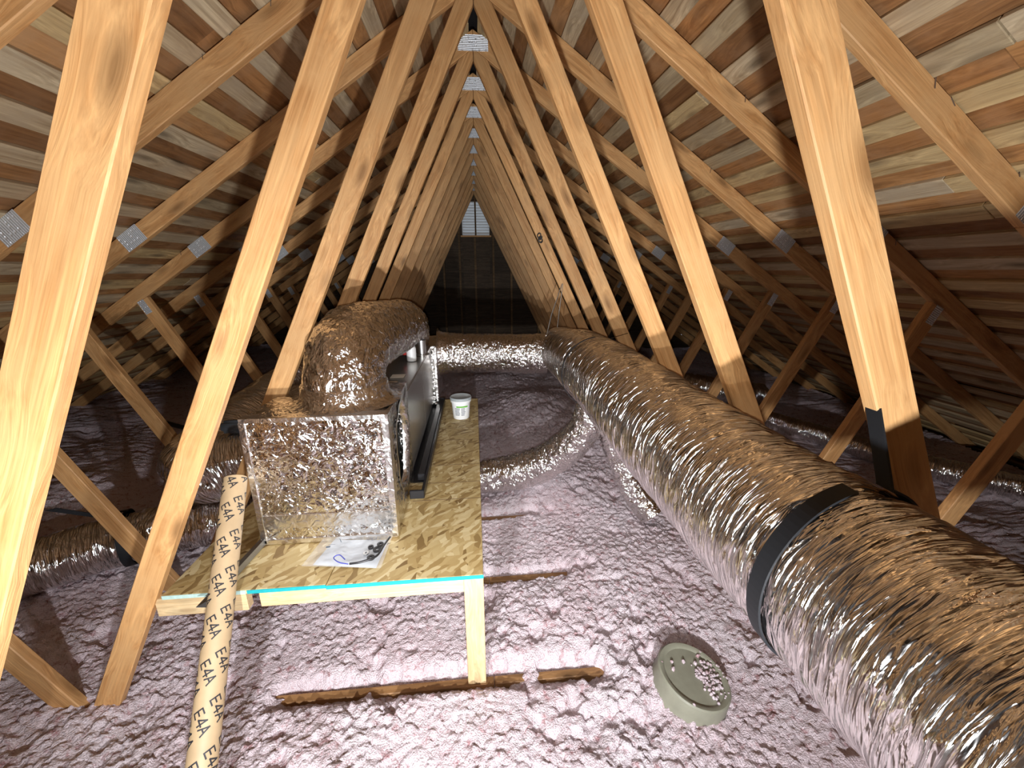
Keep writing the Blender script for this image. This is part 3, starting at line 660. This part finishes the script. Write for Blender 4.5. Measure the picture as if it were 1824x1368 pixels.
# pale wire hanger at the far end of the main duct
hw = empty('hanger_wire', (0, 0, 0), 'pale doubled hanger strap above the far end of main duct', 'strap')
M_WIRE = plain('perforated_steel', (.55, .55, .52), .4, .7)
band('strip', [((.60, 3.62, 1.14), (-1, 0, 0)), ((.665, 3.70, 1.36), (-1, 0, 0)), ((.775, 3.79, 1.63), (-1, 0, 0))], .022, .003, M_WIRE, hw, (0.5, 1, 0))
band('strip', [((.72, 3.72, 1.20), (1, 0, 0)), ((.745, 3.75, 1.40), (1, 0, 0)), ((.780, 3.79, 1.63), (1, 0, 0))], .016, .003, M_WIRE, hw, (0.5, 1, 0))
# black actuator box clipped on the side duct
ab = empty('damper_actuator', (-1.36, 2.24, .915), 'dark grey actuator box with white sticker on side duct', 'actuator')
boxm('housing', -.085, .085, -.05, .05, -.03, .04, plain('grey_housing', (.06, .07, .08), .45), ab, bev=.015, seg=3, smooth=True)
boxm('sticker', .02, .075, -.052, -.0505, -.005, .03, M_WHITE, ab, bev=0)
ab.rotation_euler = (-.25, .05, .1)
# black hoses behind
bh = empty('black_hose', (0, 0, 0), 'black hose lying over insulation behind the left trusses', 'hose')
sweep('hose_body', [(-2.75, 3.35, .62), (-2.5, 3.3, .56), (-2.2, 3.25, .48), (-1.9, 3.2, .42), (-1.7, 3.3, .45)], .018, M_BLACK, bh, step=.03, nt=12, wr=0, lump=0)
# ================================================================ BUCKET
bk = empty('plastic_tub', (-.175, 3.19, PZ+.002), 'white plastic tub with grey lid and green stripe on platform', 'tub')
lathe('tub_body', [(.001, 0), (.063, 0), (.066, .004), (.076, .14), (.084, .142), (.084, .158), (.078, .16), (.001, .16)], M_WHITE, bk, 40)
lathe('lid', [(.001, .161), (.086, .161), (.088, .163), (.088, .178), (.084, .182), (.078, .178), (.001, .177)], plain('lid_grey', (.38, .42, .43), .3), bk, 40)
M_GRN = plain('label_green', (.12, .45, .03), .5); M_INK = plain('label_ink', (.10, .12, .16), .6)
def arc(nm, a0, a1, z0, z1, m, parent, dr=.0008):
    v = []; f = []; n_ = 10
    rad = lambda z: .066+(z-.004)/(.136)*.010+dr
    for k in range(n_+1):
        a = a0+(a1-a0)*k/n_; v += [(rad(z0)*math.cos(a), rad(z0)*math.sin(a), z0), (rad(z1)*math.cos(a), rad(z1)*math.sin(a), z1)]
    for k in range(n_): f.append((2*k, 2*k+2, 2*k+3, 2*k+1))
    me = mesh(nm, v, f); o = link(nm, me, m, parent); return o
arc('label_stripe', math.radians(-118), math.radians(-42), .105, .117, M_GRN, bk)['label'] = 'green stripe'
# fine print: two columns of short rules, one joined part
v = []; f = []
for a0, a1 in ((-130, -95), (-88, -58)):
    for k in range(7):
        z = .095-k*.0098; e1 = a1-random.uniform(0, 8); m_ = 6; b_ = len(v); rad = .066+(z-.004)/.136*.010+.0007
        for q in range(m_+1):
            a = math.radians(a0+(e1-a0)*q/m_); v += [(rad*math.cos(a), rad*math.sin(a), z), ((rad+.0003)*math.cos(a), (rad+.0003)*math.sin(a), z+.0045)]
        for q in range(m_): f.append((b_+2*q, b_+2*q+2, b_+2*q+3, b_+2*q+1))
link('label_print', mesh('label_print', v, f), M_INK, bk)['kind'] = 'stuff'
# ================================================================ PARTS BAG
bag = empty('parts_bag', (-.60, 1.53, PZ), 'clear plastic bag with papers and small fittings at platform front', 'bag')
def sheet(nm, quad, z, amp, m, nseg=22, seed=0, th=.0006):
    A, B, C_, D_ = [np.array(q, float) for q in quad]; v = []; f = []
    for i_ in range(nseg+1):
        for j_ in range(nseg+1):
            u, w_ = i_/nseg, j_/nseg; p = A*(1-u)*(1-w_)+B*u*(1-w_)+C_*u*w_+D_*(1-u)*w_
            hh = z+amp*(.5+.5*float(vn(np.array([p[0]*28.]), np.array([p[1]*28.]), None, seed)[0]))*min(1, 6*min(u, 1-u, w_, 1-w_)+.2)
            v.append((p[0]+.60, p[1]-1.53, hh))
    for i_ in range(nseg):
        for j_ in range(nseg): a = i_*(nseg+1)+j_; f.append((a, a+nseg+1, a+nseg+2, a+1))
    return link(nm, mesh(nm, v, f), m, bag, (0, 0, 0), True)
m_pl, nt, b = mat('clear_plastic'); b.inputs['Base Color'].default_value = (.86, .88, .90, 1); b.inputs['Roughness'].default_value = .12; b.inputs['Alpha'].default_value = .28; b.inputs['Specular IOR Level'].default_value = .8
sheet('papers', [(-.735, 1.475), (-.47, 1.43), (-.455, 1.61), (-.70, 1.632)], .006, .008, plain('white_paper', (.50, .54, .59), .7), seed=3)
sheet('plastic_film', [(-.775, 1.462), (-.448, 1.418), (-.44, 1.63), (-.745, 1.655)], .014, .014, m_pl, 30, seed=4)
for k, (x, y, r_) in enumerate(((-.500, 1.475, .016), (-.485, 1.525, .018), (-.515, 1.54, .012), (-.478, 1.555, .014), (-.525, 1.50, .012))):
    lathe('fitting', [(r_*.45, 0), (r_, 0), (r_, .007), (r_*.45, .007), (r_*.45, 0)], M_BLACK if k != 4 else M_GALV, bag, 20, (x+.60, y-1.53, .020+.001*k))
sweep('cord', [(-.445, 1.60, PZ+.03), (-.458, 1.54, PZ+.034), (-.475, 1.47, PZ+.034), (-.53, 1.442, PZ+.032), (-.575, 1.438, PZ+.030)], .0045, M_BLACK, bag, step=.01, nt=8, wr=0, lump=0)
sweep('twist_tie', [(-.58, 1.437, PZ+.030), (-.62, 1.447, PZ+.034), (-.65, 1.478, PZ+.033), (-.63, 1.49, PZ+.036), (-.60, 1.462, PZ+.034)], .0022, plain('blue_wire', (.05, .06, .35), .4), bag, step=.008, nt=8, wr=0, lump=0)
# print on the paper
v = []; f = []
def rect(cx, cy, w_, h_, a):
    c, s_ = math.cos(a), math.sin(a); b_ = len(v)
    for p, q in ((-w_/2, -h_/2), (w_/2, -h_/2), (w_/2, h_/2), (-w_/2, h_/2)): v.append((cx+p*c-q*s_+.60, cy+p*s_+q*c-1.53, .0262))
    f.append((b_, b_+1, b_+2, b_+3))
for (cx_, cy_, w_, h_, a) in ((-.66, 1.60, .003, .03, .5), (-.69, 1.575, .028, .002, .05), (-.70, 1.560, .018, .012, .1), (-.515, 1.59, .018, .003, .3), (-.505, 1.598, .003, .012, .3), (-.523, 1.598, .003, .012, -.3), (-.54, 1.592, .012, .003, -.5), (-.49, 1.597, .012, .003, .8), (-.532, 1.603, .010, .003, .2)): rect(cx_, cy_, w_, h_, a)
link('printed_marks', mesh('printed_marks', v, f), M_INK, bag)
# ================================================================ METAL ANGLE on the platform
ma = empty('metal_angle', (0, 0, 0), 'bent grey metal strip lying across the platform left edge', 'metal strip')
p0, p1 = Vector((-1.075, 1.29, PZ+.004)), Vector((-1.03, 1.78, PZ+.003)); d = (p1-p0); sdv = d.cross(Vector((0, 0, 1))).normalized()
prof = [(0, 0), (.045, 0), (.047, .03), (.049, .03), (.0485, -.0+.0015), (0.0, .0015)]
v = []
for P_ in (p0, p1):
    for a, h_ in prof: v.append(tuple(P_+sdv*a+Vector((0, 0, h_))))
nq = len(prof); f = [(k, (k+1) % nq, nq+(k+1) % nq, nq+k) for k in range(nq)]+[tuple(range(nq)), tuple(range(2*nq-1, nq-1, -1))]
link('flange', mesh('flange', v, f), plain('grey_sheet', (.30, .30, .29), .38, .8), ma)
# ================================================================ CARDBOARD TUBE with print
tb = empty('cardboard_tube', (0, 0, 0), 'brown paper-wrapped tube printed E4A leaning on the platform edge', 'tube')
tA, tB = Vector((-.872, .736, .05)), Vector((-1.055, 1.62, .918)); TR = .043
td = (tB-tA).normalized(); TL = (tB-tA).length
camp = Vector((-.038, 0, 1.75))
tv = (camp-(tA+tB)/2); tv = (tv-td*tv.dot(td)).normalized(); tu = td.cross(tv).normalized()      # tv: toward the viewer, tu: to the left/right
if tu.x < 0: tu = -tu
def tp(u, v_, r_=TR): a = u/TR; return tA+td*v_+(tv*math.cos(a)+tu*math.sin(a))*r_
v = []; f = []; nn = 40; ss = [0, .3, .6, .9, TL]
for s_ in ss:
    for k in range(nn): v.append(tuple(tp(2*math.pi*k/nn*TR, s_)))
for q in range(len(ss)-1):
    for k in range(nn): f.append((q*nn+k, q*nn+(k+1) % nn, (q+1)*nn+(k+1) % nn, (q+1)*nn+k))
b_ = len(v)
for s_, r_ in ((TL, TR-.004), (TL-.08, TR-.004)):
    for k in range(nn): v.append(tuple(tp(2*math.pi*k/nn*TR, s_, r_)))
for k in range(nn):
    f.append(((len(ss)-1)*nn+k, (len(ss)-1)*nn+(k+1) % nn, b_+(k+1) % nn, b_+k)); f.append((b_+k, b_+(k+1) % nn, b_+nn+(k+1) % nn, b_+nn+k))
f.append(tuple(b_+nn+k for k in range(nn)))
me = mesh('tube_body', v, f); bm = bmesh.new(); bm.from_mesh(me); bmesh.ops.recalc_face_normals(bm, faces=bm.faces); bm.to_mesh(me); bm.free()
to = link('tube_body', me, plain('kraft_paper', (.47, .34, .195), .55, bump=.12, bscale=14), tb, (0, 0, 0), True); to.modifiers.new('e', 'EDGE_SPLIT').split_angle = .8
GL = {'E': [((0, 0), (0, 1)), ((0, 1), (.55, 1)), ((0, .5), (.5, .5)), ((0, 0), (.55, 0))],
      '4': [((.48, 0), (.48, 1)), ((.48, 1), (0, .3)), ((0, .3), (.68, .3))],
      'A': [((0, 0), (.34, 1)), ((.34, 1), (.68, 0)), ((.13, .35), (.55, .35))]}
v = []; f = []
def stroke(P_, Q_, w_):
    P_ = np.array(P_); Q_ = np.array(Q_); d_ = Q_-P_; L_ = np.hypot(*d_); d_ = d_/L_; n_ = np.array([-d_[1], d_[0]])*w_/2; P_ = P_-d_*w_/2; Q_ = Q_+d_*w_/2; m_ = 5
    b0 = len(v)
    for q in range(m_+1):
        c_ = P_+(Q_-P_)*q/m_
        for sg in (-1, 1): e_ = c_+sg*n_; v.append(tuple(tp(e_[0], e_[1], TR+.0006)))
    for q in range(m_): f.append((b0+2*q, b0+2*q+2, b0+2*q+3, b0+2*q+1))
dr = np.array([math.cos(math.radians(-66)), math.sin(math.radians(-66))]); upv = np.array([-dr[1], dr[0]])
hh = .028; row = 0
vv = TL+.06
while vv > 0.02:
    for k in range(-2, 5):
        o_ = np.array([.045-.043*k, vv-.026*k+.0])
        if abs(o_[0]) > .13: continue
        pos = o_.copy(); ok = True
        for chh in 'E4A':
            for a_, c_ in GL[chh]:
                A_ = pos+dr*a_[0]*hh+upv*a_[1]*hh; B_ = pos+dr*c_[0]*hh+upv*c_[1]*hh
                if max(A_[1], B_[1]) < TL-.003 and min(A_[1], B_[1]) > .003 : stroke(A_, B_, .0043)
            pos = pos+dr*hh*.86
    vv -= .132; row += 1
link('printed_letters', mesh('printed_letters', v, f), plain('black_ink', (.02, .02, .025), .6), tb)['label'] = 'black repeated letters E4A'
# ================================================================ ROUND CAP on the floor
cp = empty('round_cover', (.82, 1.235, .038), 'grey-green round plastic cover half buried in insulation', 'cover')
cp.rotation_euler = (math.radians(6), math.radians(9), .2); cp.scale = (1.14, 1.14, 1.14)
M_CAP = plain('grey_green_plastic', (.27, .27, .205), .5, bump=.08, bscale=25)
lathe('shell', [(.001, .062), (.105, .062), (.112, .068), (.124, .069), (.129, .064), (.134, 0), (.136, -.06)], M_CAP, cp, 56)
# insulation crumbs lying on the cover
bm = bmesh.new()
for k in range(120):
    if k < 104: a, r_ = random.gauss(-.25, .55), random.uniform(.01, .128)
    else: a, r_ = random.uniform(0, 6.28), .118*math.sqrt(random.random())
    c_ = Vector((r_*math.cos(a), r_*math.sin(a), .066)); sz = random.uniform(.003, .0085)
    ret = bmesh.ops.create_icosphere(bm, subdivisions=1, radius=sz)
    for q in ret['verts']: q.co = q.co*random.uniform(.6, 1.3)+c_
me = bpy.data.meshes.new('insulation_crumbs'); bm.to_mesh(me); bm.free()
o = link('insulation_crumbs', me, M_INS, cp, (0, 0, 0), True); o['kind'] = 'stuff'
# small dark cable clip fixed on a right web
cc = empty('cable_clip', (.560, Yn(2)-.006, 2.024), 'small black cable clip fixed on the face of a right web', 'clip')
def ring_mesh(nm, r_, t_, loc, rot):
    v = []; f = []; n_, m_ = 18, 8
    for k in range(n_):
        a = 2*math.pi*k/n_
        for q in range(m_):
            b_ = 2*math.pi*q/m_; v.append(((r_+t_*math.cos(b_))*math.cos(a), t_*math.sin(b_), (r_+t_*math.cos(b_))*1.25*math.sin(a)))
    for k in range(n_):
        for q in range(m_): f.append((k*m_+q, ((k+1) % n_)*m_+q, ((k+1) % n_)*m_+(q+1) % m_, k*m_+(q+1) % m_))
    o = link(nm, mesh(nm, v, f), M_BLACK, cc, loc, True); o.rotation_euler = rot; return o
ring_mesh('loop', .015, .005, (-.008, 0, .026), (0, .3, 0)); ring_mesh('loop', .016, .006, (.004, 0, -.014), (0, -.5, 0)); ring_mesh('loop', .012, .005, (.004, 0, .006), (0, .8, 0))

# markings and rims are pieces of the part they sit on
def under(child, par):
    c, p = bpy.data.objects[child], bpy.data.objects[par]; c.parent = p
under('hole_rim', 'foil_shell'); under('label_stripe', 'tub_body'); under('label_print', 'tub_body'); under('sticker', 'housing') if 0 else None
under('printed_letters', 'tube_body')
